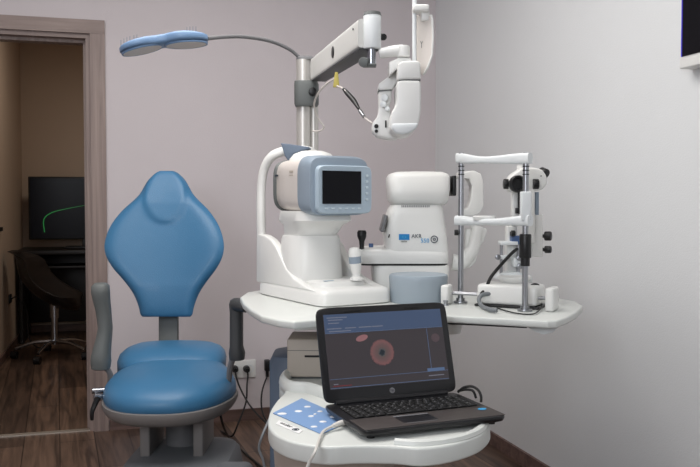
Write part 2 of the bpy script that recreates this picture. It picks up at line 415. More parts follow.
def sheet(bm, A, Bk, matback=None):
    n = len(A[0]); va = [[bm.verts.new(p) for p in r] for r in A]; vb = [[bm.verts.new(p) for p in r] for r in Bk]
    for i in range(len(A)-1):
        for j in range(n-1):
            bm.faces.new((va[i][j],va[i][j+1],va[i+1][j+1],va[i+1][j])); bm.faces.new((vb[i][j+1],vb[i][j],vb[i+1][j],vb[i+1][j+1]))
        bm.faces.new((va[i][0],va[i+1][0],vb[i+1][0],vb[i][0])); bm.faces.new((va[i+1][-1],va[i][-1],vb[i][-1],vb[i+1][-1]))
    for j in range(n-1):
        bm.faces.new((va[0][j+1],va[0][j],vb[0][j],vb[0][j+1])); bm.faces.new((va[-1][j],va[-1][j+1],vb[-1][j+1],vb[-1][j]))
bm = B(); sheet(bm, front, back); bk = mk('backrest', bm, 'leather', ch, sharp=180)
bm = B(); m0 = P(167,330,3.5)
prism(bm, [P(158.5,300,3.50),P(177.5,300,3.50),P(177.5,348,3.44),P(158.5,348,3.44)], (0,.03,0), .004); mk('back_bracket', bm, 'grey', ch)
# seat
SX = -.664; SR = -.705
def outline(k, hw, fr, re, n=48):
    pass
def seatrings(scale, zt, zb, dome, lift=0):
    # plan outline: wide rounded front, narrower rear
    pts = []
    for i in range(56):
        a = 2*PI*i/56; c, s = math.cos(a), math.sin(a)
        y = 3.05+ (s*.32)
        w = .240 if s < 0 else .240-.052*min(1,s*1.5)
        pts.append((SX+ w*math.copysign(abs(c)**.8,c), y, s))
    return pts
pl = seatrings(1,0,0,0)
def zslope(y): return .03*max(0,(y-2.98)/.4)
def ringat(k, z, inset):
    out = []
    for x,y,s in pl:
        xx = SX+(x-SX)*k; yy = 3.07+(y-3.07)*k
        out.append(V((xx, yy, z+zslope(yy))))
    return out
bm = B(); rings(bm, [ringat(.9,.448,0),ringat(.98,.452,0),ringat(1.0,.468,0),ringat(1.0,.484,0),ringat(.985,.503,0),ringat(.94,.519,0),ringat(.86,.536,0),ringat(.7,.551,0),ringat(.45,.561,0),ringat(.2,.564,0)])
seat = mk('seat', bm, 'leather', ch, sharp=180, sub=1)
# raised rear cushion of the seat
bm = B()
stack(bm, [(.50,SR,3.235,.207,.15,3.0),(.55,SR,3.24,.209,.15,3.0),(.575,SR,3.25,.203,.142,2.8),(.592,SR,3.265,.185,.125,2.6),(.602,SR,3.28,.155,.10,2.4),(.607,SR,3.29,.10,.06,2.2),(.608,SR,3.295,.04,.03,2)])
mk('rear_cushion', bm, 'leather', ch, sharp=180)
bm = B(); rings(bm, [ringat(.8,.405,0),ringat(.93,.41,0),ringat(.985,.424,0),ringat(1.02,.443,0),ringat(1.018,.458,0),ringat(.95,.462,0),ringat(.6,.462,0)])
mk('seat_shell', bm, 'rim', ch, sharp=60)
# pedestal
def chx(px,f): return (px-350)/F*f
bm = B(); cyl(bm, (SX+.03,3.07,.255), (SX+.03,3.07,.415), .062,bv=.004); mk('lift_column', bm, 'greym', ch)
for px,s in ((148,1),(200.5,1)):
    bm = B(); rbox(bm, (chx(px,2.98),3.02,.335), (.036,.24,.155), .006); mk('side_cover', bm, 'rim', ch)
bm = B()
poly = [(-.90,2.72),(-.45,2.72),(-.44,3.2),(-.50,3.32),(-.82,3.32),(-.91,3.2)]
rings(bm, [[V((x*1,y,z)) for x,y in se(-.61,2.96,hx,hy,4.5)] for z,hx,hy in ((.0,.27,.33),(.05,.27,.33),(.07,.24,.30),(.18,.205,.24),(.238,.195,.23),(.258,.18,.21),(.265,.13,.16))])
mk('base_cover', bm, 'cover', ch)
bm = B(); rbox(bm, (chx(232,2.75),2.72,.19), (.13,.2,.18), .03); mk('foot_pedal_housing', bm, 'cover', ch)
# arms
def arm(pts, f0, name, m):
    bm = B(); rs = []
    for (px,py,w,df,dp) in pts:
        p = P(px,py,f0+df); hw = w/2/F*f0
        rs.append([V((x,y,p.z)) for x,y in se(p.x,p.y,hw,dp,3,20)])
    rings(bm, rs); return mk(name, bm, m, ch, sharp=50)
al = arm([(101,369.5,12,0,.02),(101,368,17.5,0,.034),(101,362,19,0,.038),(101,355,18,0,.038),(102.5,346,16,.005,.036),(104.3,336,14,.01,.034),(105.3,328,13,.012,.034),(104.6,320,13,.012,.034),(103.4,310,14,.01,.034),(101.6,300,15.5,.005,.036),(100.6,292,17,.0,.036),(100.5,286,16.5,.0,.034),(100.5,283,11,0,.022)],2.98,'armrest','grey')
ar = arm([(237,360,10,0,.02),(237,359,15,0,.034),(237,353,16,0,.038),(236.5,346,13,0,.036),(236.5,330,13,0,.034),(236.5,312,13,0,.034),(236,304,13.5,0,.034),(236.5,300,12,0,.03),(237,298.5,8,0,.02)],2.95,'armrest','grey2')
bm = B(); tube(bm, [P(237,305,2.93),P(242,306,2.90),P(246,308.5,2.87)], [.026,.022,.015], 10, 4); mk('arm_grip', bm, 'grey2', ar)
for ptsl, par in (([P(104,366,2.98),P(110,374,3.0),P(111,392,3.02),P(118,400,3.05)], al), ([P(233,358,2.95),P(230,368,2.97),P(228,384,3.0),P(222,392,3.02)], ar)):
    bm = B(); tube(bm, ptsl, .011, 8, 4); mk('arm_bracket', bm, 'rim', par)
lv = mk('tilt_lever', (lambda b:(cyl(b, P(92,391,2.95), P(106,390,2.97), .011), b)[1])(B()), 'chrome', ch)
bm = B(); cyl(bm, P(94,396,2.93), P(106,398,2.95), .013); mk('lever_hub', bm, 'chrome', lv)
bm = B(); tube(bm, [P(98,397,2.93),P(95,404,2.92),P(92,412,2.9),P(92,420,2.9)], [.012,.009,.006], 8); mk('lever_handle', bm, 'black', lv)

# ---------------------------------------------------------------- refraction stand
ZT = .85
st = thing('refraction_stand', 'white ophthalmic refraction unit with swing tables, console, pole and lamp', 'refraction unit', (-.02,2.5,0))
def T(px,py,z=ZT): return Pz(px,py,z)
# table top (one outline)
tp = [T(240,297),T(243,303),T(250,309),T(261,315.5),T(277,319.5),T(294,321.5)] + [T(316,319.5),T(380,316),T(442,315),T(500,318),T(548,320.8),T(557,320.5)] + [T(568,316.5),T(577,311.5),T(583,305.5)]
tp += [V((.735,2.66,ZT)),V((.70,2.76,ZT)),V((.62,2.82,ZT)),V((.35,2.98,ZT)),V((.10,3.12,ZT)),V((-.3,3.08,ZT)),V((-.37,2.93,ZT))]
bm = B(); prism(bm, tp, (0,0,-.022), .006, 3); tt = mk('tabletop', bm, 'tabl', st, sharp=35)
bm = B(); prism(bm, [T(294,325,.827),T(340,322,.827),T(340,300,.827)+V((0,.1,0)),T(294,305,.827)], (0,0,-.018), .005); mk('table_corner_bracket', bm, 'white', tt)
bm = B(); prism(bm, [T(443,320.6,.827),T(527,324.8,.827),T(527,305,.827)+V((0,.1,0)),T(443,305,.827)], (0,0,-.01), .002); mk('underside_tray', bm, 'black', tt)
bm = B(); prism(bm, [P(529,328,2.30),P(560,326,2.28),P(553,333,2.28),P(544,335,2.28),P(535,332,2.29)], (0,.10,0), .003); mk('clear_drawer', bm, 'white2', tt)
bm = B(); cyl(bm, P(451,333,2.46), P(451,323,2.46), .028, .036); mk('table_hinge', bm, 'white', st)
bm = B(); stack(bm, [(.62,.03,2.82,.07,.08,4),(.828,.03,2.82,.08,.10,4)]); mk('column_neck', bm, 'beige', st)
bm = B(); stack(bm, [(0,-.07,2.83,.205,.12,5),(.63,-.07,2.83,.205,.12,5),(.652,-.07,2.83,.195,.11,5),(.66,-.07,2.83,.165,.09,4)]); mk('column_shell', bm, 'dblue', st)
# lower console deck
ZC = .645
dk_pts = [Pz(px,py,ZC) for px,py in ((267.5,420),(269,409),(276,400),(284,392),(290,388))]
deck = smooth_poly([Pz(268,420,ZC),Pz(270,429,ZC),Pz(279,436.5,ZC),Pz(296,442.5,ZC),Pz(325,446.5,ZC),Pz(360,445.5,ZC),Pz(395,446,ZC),Pz(420,448,ZC),Pz(445,445.5,ZC),Pz(467,440,ZC),Pz(483,432.5,ZC),Pz(490.5,421,ZC),
   V((.33,2.09,ZC)),V((.28,2.2,ZC)),V((.12,2.30,ZC)),V((.0,2.64,ZC)),V((-.12,2.66,ZC)),Pz(290,372.5,ZC),Pz(281,378,ZC),Pz(279.5,385,ZC),Pz(285,391,ZC),Pz(277,400,ZC),Pz(270.5,410,ZC)], 4)
bm = B(); prism(bm, deck, (0,0,-.042), .012, 4); cdk = mk('console_deck', bm, 'tabl', st, sharp=50)
# recess rim of the upper lobe
rim = smooth_poly([Pz(328,397,ZC+.004),Pz(310,391,ZC+.004),Pz(293,389.5,ZC+.004),Pz(286,386,ZC+.004),Pz(284,381,ZC+.004),Pz(289,376,ZC+.004),Pz(302,373,ZC+.004),Pz(325,372,ZC+.004)],5,False)
bm = B(); tube(bm, rim, .024, 12, 1, flat=.6); mk('recess_rim', bm, 'tabl', cdk)
# raised front lip on the right end
lip = [Pz(395,443,ZC+.001),Pz(420,444.5,ZC+.001),Pz(445,442,ZC+.001),Pz(466,437,ZC+.001),Pz(480,430,ZC+.001),Pz(486,421,ZC+.001)]
bm = B(); tube(bm, lip, .011, 8, 5); mk('front_lip', bm, 'tabl', cdk)
# console body
bm = B(); pts = [Pz(273,430,.603),Pz(284,441,.603),Pz(305,448,.603),Pz(340,451,.603),Pz(388,450,.603),V((.12,2.2,.603)),V((.0,2.44,.603)),V((-.14,2.44,.603)),V((-.19,2.1,.603))]
cen = sum(pts, V((0,0,0)))/len(pts)
sp = smooth_poly(pts,4)
rings(bm, [[V((cen.x+(p.x-cen.x)*k, cen.y+(p.y-cen.y)*k, z)) for p in sp] for z,k in ((0,.78),(.05,.80),(.3,.88),(.5,.95),(.602,1.0))])
mk('console_body', bm, 'body', st, sharp=50)
# control panel
zc = ZC+.0008
pc = [Pz(272.8,413.6,zc),Pz(321.5,434.5,zc),Pz(352,421,zc),Pz(301.7,398.8,zc)]
bm = B(); prism(bm, pc, (0,0,.002), .0006, 1); cp = mk('control_panel', bm, 'panelb', cdk)
def uv(u,v): return pc[0]*(1-u)*(1-v)+pc[1]*u*(1-v)+pc[2]*u*v+pc[3]*(1-u)*v
for (px,py,r) in ((282,414,.009),(298.5,411.5,.0075),(307.5,407,.0065),(311,416.5,.0055),(320,411.7,.005),(323,422,.0065),(333,417,.006),(314,427,.006),(315,414.5,.003)):
    bm = B(); q = Pz(px,py,zc+.002); lathe(bm, [(0,0),(r,0),(r,.0012),(r*.8,.002),(0,.0022)], Matrix.Translation(q), 16, 1.3, 1); mk('button', bm, 'sticker', cp)
bm = B(); sk = [Pz(275.5,424,zc),Pz(299,434,zc),Pz(303,430.5,zc),Pz(279,420.5,zc)]; prism(bm, sk, (0,0,.0008), 0); lbp = mk('name_label', bm, 'sticker', cdk)
d = (sk[1]-sk[0]).normalized(); ang = math.atan2(d.y,d.x); cc = (sk[0]+sk[1]+sk[2]+sk[3])/4+V((0,0,.001))
text('label_lettering', 'essilor', .017, 'black', lbp, Matrix.Translation(cc - d*.012+V((0,.006,0))) @ Matrix.Rotation(ang,4,'Z') @ Matrix.Scale(1.1,4,V((1,0,0))), .0003)
bm = B(); annulus(bm, Matrix.Translation(cc+d*.030), .0065,.0085,.0008); lathe(bm,[(0,0),(.0035,0),(.0035,.0008),(0,.0008)],Matrix.Translation(cc+d*.030),16); mk('label_emblem', bm, 'brand_dark', lbp)

# pole, clamp, arm
PF = 3.05
pole = P(304.5,100,PF); px_ = pole.x
bm = B(); cyl(bm, (px_-.004,PF,.83), (px_-.004,PF,P(303,60,PF).z), .026); pl_ = mk('pole', bm, 'alum', st)
bm = B(); cyl(bm, (px_+.034,PF+.015,.83), (px_+.034,PF+.015,P(313,60,PF).z-.06), .0165); mk('pole_rail', bm, 'alum', pl_)
bm = B(); stack(bm, [(P(304,60,PF).z,px_+.004,PF+.005,.034,.03,3),(P(304,58,PF).z,px_+.004,PF+.005,.034,.03,3),(P(304,57,PF).z+.002,px_+.004,PF+.005,.026,.022,3)]); mk('pole_cap', bm, 'greym', pl_)
zt, zb = P(0,82,PF).z, P(0,107,PF).z
bm = B(); stack(bm, [(zb,px_+.006,PF-.005,.039,.038,3.5),(zb+.01,px_+.008,PF-.005,.045,.042,3.5),(zt-.01,px_+.008,PF-.005,.045,.042,3.5),(zt,px_+.006,PF-.005,.042,.04,3.5)]); cl = mk('pole_clamp', bm, 'grey', st)
kq = P(312.5,92,PF-.047)
bm = B(); cyl(bm, kq, kq+V((.002,-.03,0)), .015,.014, bv=.003); mk('clamp_knob', bm, 'black', cl)
A0, A1 = P(317,71,3.01), P(369,33.5,2.20)
bm = B(); dr = (A1-A0); dr.z = 0; dh = dr.normalized(); sd = V((-dh.y,dh.x,0))
zmid0, zmid1 = A0.z, A1.z
ringz = []
for t,hw,hh in ((0,.022,.034),(.03,.028,.040),(.5,.030,.039),(1.0,.030,.038)):
    c_ = A0.lerp(A1,t); ringz.append([c_+sd*a*hw+V((0,0,1))*b*hh for a,b in se(0,0,1,1,9,32)])
rings(bm, ringz); am = mk('support_arm', bm, 'armw', st, sharp=30)
bm = B(); c_ = A0.lerp(A1,.5); prism(bm, [A0.lerp(A1,.04)+sd*-.026+V((0,0,-.036)),A0.lerp(A1,1)+sd*-.028+V((0,0,-.0385)),A0.lerp(A1,1)+sd*.028+V((0,0,-.0385)),A0.lerp(A1,.04)+sd*.026+V((0,0,-.036))],(0,0,-.006),.002); mk('arm_underside', bm, 'grey2', am)
c_ = P(333,53,2.5); tt_ = (c_.x-A0.x)/(A1.x-A0.x); tt_ = .57; c_ = A0.lerp(A1,tt_); q = c_-sd*.0295
nd = -sd
bm = B(); cyl(bm, q, q+nd*.003, .018, bv=.001); mk('round_cap', bm, 'black', am)
bm = B(); q = A0.lerp(A1,.93)-sd*.030; cyl(bm, q+V((0,0,.02)), q+V((0,0,.02))+nd*.002, .003); mk('screw', bm, 'black', am)
HX = P(372.3,30,2.2)
bm = B(); cyl(bm, (HX.x,2.2,P(0,49,2.2).z), (HX.x,2.2,P(0,15.5,2.2).z), .0235, bv=.002); hb = mk('arm_head', bm, 'white2', st)
bm = B(); cyl(bm, (HX.x,2.2,P(0,15.6,2.2).z), (HX.x,2.2,P(0,12.5,2.2).z), .0242, .022); mk('head_cap', bm, 'grey', hb)
bm = B(); cyl(bm, (HX.x-.002,2.2,P(0,66,2.2).z), (HX.x-.002,2.2,P(0,48,2.2).z), .0115); mk('spindle', bm, 'chrome', hb)
bm = B(); q = P(369.5,65.5,2.19); rbox(bm, q, (.036,.03,.008), .003); cyl(bm, P(363,62,2.17), P(367,63,2.21), .013, bv=.002); mk('spindle_clamp', bm, 'grey', hb)
bm = B(); cyl(bm, P(381,37,2.22), P(384,37,2.2), .009, bv=.002); cyl(bm, P(377,37,2.2), P(382,37,2.2), .004); mk('locking_knob', bm, 'black', hb)
# lamp
LF = 2.62
bm = B(); tube(bm, [P(302,60,PF),P(299.5,57.5,PF),P(289,49,3.02),P(270,41,2.95),P(245,36.8,2.84),P(225,36.8,2.73),P(207,38.4,LF)], .0068, 10, 6); gn = mk('lamp_arm', bm, 'greym', st)
bm = B()
LA, LBp = P(120,51.5,LF-.03), P(208,38.5,LF)     # tip and root of the head
ax = (LBp-LA); Lh = ax.length; ax = ax.normalized(); sdv = V((-ax.y,ax.x,0)).normalized(); upv = ax.cross(sdv)
if upv.z < 0: upv = -upv
rs = []
for t in [i/28 for i in range(29)]:
    # two-lobed plan
    l1 = max(0, 1-(abs(t-.25)/.25)**2.2)**.5 if abs(t-.25) < .25 else 0
    l2 = max(0, 1-((t-.74)/.27)**2)**.5 if abs(t-.74) < .27 else 0
    w = max(.068*l1, .07*l2, .05 if .3 < t < .65 else 0, .008)
    hh = .005+.008*math.sin(PI*min(1,max(0,t)))**.5 + .003*math.exp(-((t-.75)/.2)**2)
    arch = .010*math.sin(PI*t)
    c_ = LA+ax*Lh*t+upv*arch
    rs.append([c_+sdv*a*w+upv*(b*hh+(.004 if b > 0 else 0)) for a,b in se(0,0,1,1,4,24)])
rings(bm, rs); lh = mk('lamp_head', bm, 'lampb', gn, sharp=70)
for t,r in ((.25,.062),(.745,.064)):
    arch = .010*math.sin(PI*t); hh = .005+.008*math.sin(PI*t)**.5 + .003*math.exp(-((t-.75)/.2)**2)
    q = LA+ax*Lh*t+upv*(arch-hh-.004)
    slope = .010*PI*math.cos(PI*t)/Lh
    mt = Matrix.Translation(q) @ Matrix(((ax.x,sdv.x,upv.x,0),(ax.y,sdv.y,upv.y,0),(ax.z,sdv.z,upv.z,0),(0,0,0,1))) @ Matrix.Rotation(-math.atan(slope),4,'Y')
    bm = B(); lathe(bm, [(0,0),(r*.93,0),(r*.93,.005),(0,.005)], mt, 36, 1.05, .95); mk('light_disc', bm, 'disc', lh)
    bm = B(); lathe(bm, [(r*.94,-.0005),(r*1.0,0),(r*1.02,.005),(r*.94,.005),(r*.94,-.0005)], mt, 36, 1.05, .95); mk('disc_ring', bm, 'lampb', lh)
bm = B()
for (px,py) in ((121,46),(124,44.5),(127,43),(130,42),(134,41),(137,40.5),(187,33),(190,32.5),(193,32.3),(196,32.5)):
    bm = B(); q = P(px,py+1,LF-.02); cyl(bm, q, q+V((0,0,.022)), .0012,.0006, seg=6); mk('cooling_pin', bm, 'dblue', lh)
# looped hose under the arm
bm = B(); tube(bm, [P(337,78,2.53),P(328,83,2.62),P(319,92,2.76),P(314,105,2.9),P(318,118,2.95),P(324,127,2.96),P(319,131,2.98),P(313,131,3.0)], .0035, 8, 6); mk('looped_hose', bm, 'beige', am)
bm = B(); prism(bm, [P(335,72,2.52),P(338,72,2.52),P(339.5,87,2.52),P(333,87,2.52)], (0,.012,0), .001); mk('hose_band', bm, 'yellow', am)

# ---------------------------------------------------------------- phoropter
PH = 2.2
ph = thing('phoropter', 'white phoropter hanging from the end of the swing arm', 'phoropter', P(402,138,PH))
bm = B()
tube(bm, [P(379,53.5,2.2),P(392,51.5,2.2),P(403,50.5,2.2)], [.013,.0155,.016], 14, 3); q = P(403,51.5,2.2)
cyl(bm, P(403,57.5,2.2), P(403,46,2.2), .0185, bv=.004); mk('mounting_arm', bm, 'white', ph)
def pp(pts, f, dp, m, name, r=.006, par=None, seg=3):
    bm = B(); prism(bm, [P(a,b,f) for a,b in pts], (0,dp,0), r, seg); return mk(name, bm, m, par or ph, sharp=45)
pp([(389,62),(400,57),(411,58),(413,64),(400,66),(389,76)],2.19,.09,'white','bracket',.004)
rh = pp([(398,64),(402,61),(418,60.5),(420.5,63),(421,79),(405,79),(397,80)],2.15,.13,'white','upper_housing',.006)
pp([(399,79.5),(420.5,79.2),(420.5,80.6),(399,80.8)],2.155,.12,'grey','housing_seam',0)
rb_ = pp([(397,81),(402,80),(420.8,80.4),(421.3,97),(421,112),(419,122),(416,129),(410,134),(402,135.5),(394,134),(389.5,129),(389.8,120),(391.5,112),(395.5,106),(397,98),(396.5,90)],2.15,.13,'white','right_lens_battery',.012,None,4)
pp([(392,123),(418.8,122.6),(416.5,128.8),(410,133),(402,134.5),(395,133),(391,128)],2.147,.12,'white2','face_shield',.006,rb_)
lbt = pp([(378.5,91),(391.5,90),(391.5,100),(389,106),(391,112),(390,133),(399,135.5),(398,139),(388,139),(376,136),(372,131),(372,124),(377.5,116),(379,108)],2.24,.06,'white','left_lens_battery',.006)
pp([(378.5,64+26),(378.5,84),(389,76),(396,66),(399,80),(392,89.5)],2.235,.07,'white','left_housing',.004)
pp([(378.3,89.3),(391.6,88.6),(391.6,90.3),(378.3,91)],2.238,.065,'grey','housing_seam',0)
for (x,y,r) in ((376.3,126.3,.0058),(376.3,131.2,.0045)):
    bm = B(); q = P(x,y,2.2402); cyl(bm, q, q+V((0,-.004,0)), r); mk('lens_aperture', bm, 'black2', lbt)
for (x,y) in ((385.8,124),(390.8,121.5)):
    bm = B(); q = P(x,y,2.236); rbox(bm, q, (.004,.006,.02), .002); mk('slot', bm, 'black2', lbt)
for (x,y,r) in ((385.5,98,.010),(384,104.5,.009),(388,109,.007)):
    bm = B(); q = P(x,y,2.236); cyl(bm, q, q+V((-.003,-.010,0)), r, bv=.003); mk('adjustment_knob', bm, 'white2', lbt)
# lead of phoropter
t = thing('phoropter_cable', 'thin cable with black grip running from the arm to the phoropter', 'cable', P(360,105,2.3))
bm = B(); tube(bm, [P(337,86,2.52),P(343.5,89,2.4),P(352,99,2.35),P(360,110,2.3),P(365,118,2.27),P(372,123,2.25)], .0028, 8, 5); mk('cord', bm, 'beige', t)
bm = B(); tube(bm, [P(343.5,89,2.4),P(347,93,2.38),P(354,101,2.34),P(359,109,2.3)], [.004,.007,.0075,.004], 10, 4); mk('grip', bm, 'black', t)
bm = B(); tube(bm, [P(360,111,2.3),P(364,116.5,2.27)], .0055, 10, 1); mk('ferrule', bm, 'steel', t)
# near point rod and card
ncr = mk('near_point_rod', (lambda b:(cyl(b, P(414.5,64,2.22), P(414.5,-22,2.22), .006), b)[1])(B()), 'white2', ph)
bm = B(); rbox(bm, P(420.5,9.5,2.21), (.043,.05,.018), .005); rbox(bm, P(425,16,2.22), (.022,.03,.03), .004); mk('card_bracket', bm, 'white', ph)
bm = B(); prism(bm, [P(416,15,2.24),P(430,16,2.2),P(432.5,19,2.2),P(432.5,55,2.2),P(425,72,2.22),P(422,75,2.22),P(416,70,2.24)], (.004,.008,0), .002); mk('near_card_holder', bm, 'beige', ph)
bm = B(); tube(bm, [P(430,16,2.195),P(432.3,19,2.195),P(432.3,55,2.195),P(423.5,75,2.215)], .003, 6, 2); mk('holder_edge', bm, 'white', ph)
bm = B(); 
tube(bm, [P(421.5,44,2.205),P(420.5,41,2.205)], .0008, 5, 1); tube(bm, [P(421.5,44,2.205),P(422.5,41,2.205)], .0008, 5, 1); tube(bm, [P(421.5,44,2.205),P(421.5,48,2.205)], .0008, 5, 1)
mk('card_mark', bm, 'grey', ph)

# ---------------------------------------------------------------- tonometer with screen (left device)
tm = thing('tonometer', 'white tonometer with blue-framed screen, left on the table beside the pole', 'tonometer', (-.095,2.76,ZT+.0005), math.radians(31))
bm = B()
rings(bm, [[V((x,y,z)) for x,y in se(0,0,hx,hy,9,48)] for z,hx,hy in ((.0,.130,.234),(.004,.136,.24),(.034,.136,.24),(.046,.131,.236),(.052,.12,.225))])
base = mk('base', bm, 'white', tm, sharp=50)
for s in (-1,1):
    bm = B(); pr = [(-.2,.045),(-.12,.058),(-.05,.075),(.0,.10),(.04,.135),(.08,.172),(.12,.195),(.17,.208),(.235,.212),(.238,.04)]
    pts = [V((s*.134,y,z)) for y,z in pr]; prism(bm, pts, (-s*.03,0,0), .006); mk('side_wing', bm, 'white', base, sharp=40)
bm = B(); stack(bm, [(.05,-.0,-.03,.10,.13,4),(.064,.0,-.03,.098,.125,4),(.070,.0,-.03,.085,.115,4)]); mk('base_plateau', bm, 'white', base)
bm = B(); cx_, cy_ = -.032,.02
stack(bm, [(.06,cx_,cy_,.098,.098,2.6),(.075,cx_,cy_,.1,.1,2.6),(.20,cx_,cy_,.093,.095,2.5),(.212,cx_,cy_,.088,.09,2.5)]); lo = mk('moving_stage', bm, 'white', tm)
bm = B(); stack(bm, [(.204,cx_,cy_,.080,.083,2.5),(.215,cx_,cy_,.083,.086,2.5),(.245,cx_+.004,cy_-.01,.088,.095,3),(.262,cx_+.004,cy_-.02,.098,.12,4),(.293,cx_+.004,cy_-.02,.095,.11,4)]); mk('neck', bm, 'white', lo)
# head
bm = B()
stacky(bm, [(.152,-.015,.382,.055,.055,3),(.145,-.015,.382,.085,.075,3.5),(.12,-.015,.380,.100,.086,4),(.04,-.015,.378,.105,.091,4.5),(-.06,-.015,.376,.105,.091,5),(-.085,-.015,.376,.105,.09,5)])
hd_ = mk('head', bm, 'beige', tm, sharp=60)
bm = B(); rings(bm, [[V((x,y,z)) for x,y in se(-.02,.03,hx,hy,2.2,36)] for z,hx,hy in ((.44,.075,.09),(.468,.072,.085),(.485,.058,.068),(.494,.035,.04),(.496,.01,.01))]); mk('top_dome', bm, 'white', hd_)
bm = B()
stacky(bm, [(-.062,-.015,.376,.109,.093,5),(-.075,-.015,.377,.112,.097,5.5),(-.125,-.015,.375,.112,.096,6),(-.145,-.015,.372,.108,.092,6),(-.148,-.015,.372,.098,.082,6)]); bz = mk('screen_surround', bm, 'lblue', hd_, sharp=40)
bm = B(); stacky(bm, [(-.146,-.006,.363,.101,.077,9),(-.162,-.006,.362,.101,.077,9),(-.166,-.006,.362,.098,.074,9)]); sp_ = mk('screen_bezel', bm, 'bezel', bz, sharp=40)
bm = B(); rbox(bm, (-.020,-.1688,.369), (.142,.002,.104), 0); mk('display', bm, 'screen', sp_)
for k in range(5):
    bm = B(); rbox(bm, (.073,-.1685,.331+k*.019), (.010,.003,.008), .001); mk('side_button', bm, 'bezel2', sp_)
for k in range(6):
    bm = B(); rbox(bm, (-.076+k*.024,-.1685,.302), (.012,.003,.005), .001); mk('menu_button', bm, 'bezel2', sp_)
bm = B(); rbox(bm, (-.1198,.10,.412), (.001,.022,.006), 0); mk('printed_mark', bm, 'brand_dark', hd_)
bm = B(); rbox(bm, (-.1202,-.01,.422), (.001,.026,.007), 0); rbox(bm, (-.1202,-.01,.410), (.001,.03,.003), 0); mk('printed_mark', bm, 'cream', hd_)
bm = B(); stacky(bm, [(.108,-.016,.378,.1,.085,4),(.118,-.017,.378,.107,.09,4),(.128,-.016,.378,.1,.085,4)]); mk('rear_gasket', bm, 'grey', hd_)
# forehead frame
bm = B()
arch = [V((-.119,.225,.19)),V((-.119,.228,.28)),V((-.114,.235,.37)),V((-.106,.226,.44)),V((-.088,.195,.485)),V((-.045,.165,.503)),V((0,.155,.505)),V((.045,.165,.503)),V((.088,.195,.485)),V((.106,.226,.44)),V((.114,.235,.37)),V((.119,.228,.28)),V((.119,.225,.19))]
tube(bm, arch, .015, 12, 5, flat=1.25); mk('forehead_frame', bm, 'white', tm, sharp=60)
TMI = (Matrix.Translation(tm.location) @ Matrix.Rotation(math.radians(31),4,'Z')).inverted()
bm = B(); prism(bm, [TMI @ P(a,b,2.84) for a,b in ((280.5,143),(289,144),(306,146.5),(308,149),(301,151),(293,154),(289.5,163),(284.5,156))], TMI.to_3x3() @ V((.012,.03,0)), .003); mk('forehead_pad', bm, 'dblue', tm)
# joystick
bm = B(); lathe(bm, [(0,0),(.022,0),(.021,.008),(.014,.012),(.012,.02),(0,.02)], Matrix.Translation((.045,-.15,.0695))); js = mk('joystick', bm, 'white', tm)
q = Matrix.Translation((.045,-.15,.085)) @ Matrix.Rotation(math.radians(-6),4,'Y')
bm = B(); lathe(bm, [(0,0),(.012,.002),(.017,.02),(.0195,.04)], q); lathe(bm, [(.0195,.062),(.0185,.08),(.014,.09),(0,.094)], q); mk('stick_grip', bm, 'white', js)
bm = B(); lathe(bm, [(0,.0395),(.0197,.040),(.0201,.05),(.0197,.0622),(0,.0625)], q); mk('stick_band', bm, 'lblue', js)
bm = B(); rbox(bm, (-.05,-.135,.0705), (.035,.012,.002), .001); mk('lock_button', bm, 'bezel', base)

# ---------------------------------------------------------------- autorefractor
AF = 2.80
ak = thing('autorefractor', 'white autorefractor with blue printed name, behind the grey-blue drum', 'autorefractor', (.235,AF+.12,ZT+.0005))
def ax_(px): return (px-350)/F*AF
def az(py): return H+(HZ-py)/F*AF
cy0 = AF+.12
def slab(name, lv, m, par=ak, seg=56, sharp=45):
    bm = B(); stack(bm, [(az(py), (ax_(a)+ax_(b))/2, cy0+dy, (ax_(b)-ax_(a))/2, hy, n) for py,a,b,hy,n,dy in lv], seg); return mk(name, bm, m, par, sharp=sharp)
zbt = HZ-(ZT+.0005-H)/AF*F
lowb = slab('base', [(zbt,374,449,.115,8,0),(268,372,451,.118,8,0),(265.2,373,450,.116,8,0)], 'white')
slab('seam', [(265.8,361,449,.1185,9,0),(263.9,361,449,.1185,9,0)], 'black2', lowb)
mid = slab('stage', [(264.2,360,449,.118,9,0),(262,358,450,.120,9,0),(256,357,450,.120,9,0),(252,359,450,.119,8,0),(249.5,362,449,.113,8,0),(248.8,370,446,.1,8,0)], 'white')
slab('stage_ledge', [(263.5,353,372,.06,6,-.04),(252,351.5,372,.062,6,-.04),(249.5,353,371,.058,6,-.04)], 'white', mid)
bd = slab('body', [(252,385,450.5,.118,7,0),(246,386,449.5,.1195,7,0),(240,385.5,449,.1195,7,0),(232,384,448,.1195,7,0),(224,385,446.5,.1195,7,0),(215,388,445.3,.1195,7,0),(208,390.5,444,.1195,7,0),(204.5,393,442,.114,7,0)], 'white')
hdk = slab('head', [(205.5,396,446,.095,6,0),(203,391.5,448.5,.122,6,0),(199,389.5,450,.132,6,0),(190,389,451,.134,7,0),(186,388.5,451.5,.131,6,0),(177,388,451.5,.126,6,0),(173.5,390,450,.118,5,0),(171.5,396,445,.1,5,0),(170.8,410,435,.06,4,0)], 'white')
bm = B()
for k in range(16): 
    q = P(402+k*1.8,206.3,AF); rbox(bm, (q.x,cy0-.1187,q.z), (.0028,.002,.007), 0)
mk('vent_slots', bm, 'greym', bd)
bm = B(); q = P(452.3,186,AF+.1); rbox(bm, q, (.014,.12,.07), .004); mk('eyepiece_plate', bm, 'black', hdk)
bm = B(); q = P(383.3,223,AF+.05); rbox(bm, q, (.012,.15,.06), .004, ry=math.radians(14)); mk('side_monitor', bm, 'greym', bd)
bm = B(); q = V((ax_(389),cy0-.119,az(236))); rbox(bm, q, (.004,.003,.012), .001, ry=math.radians(15)); mk('side_slot', bm, 'black2', bd)
yf = cy0-.1207
RX = Matrix.Rotation(PI/2,4,'X')
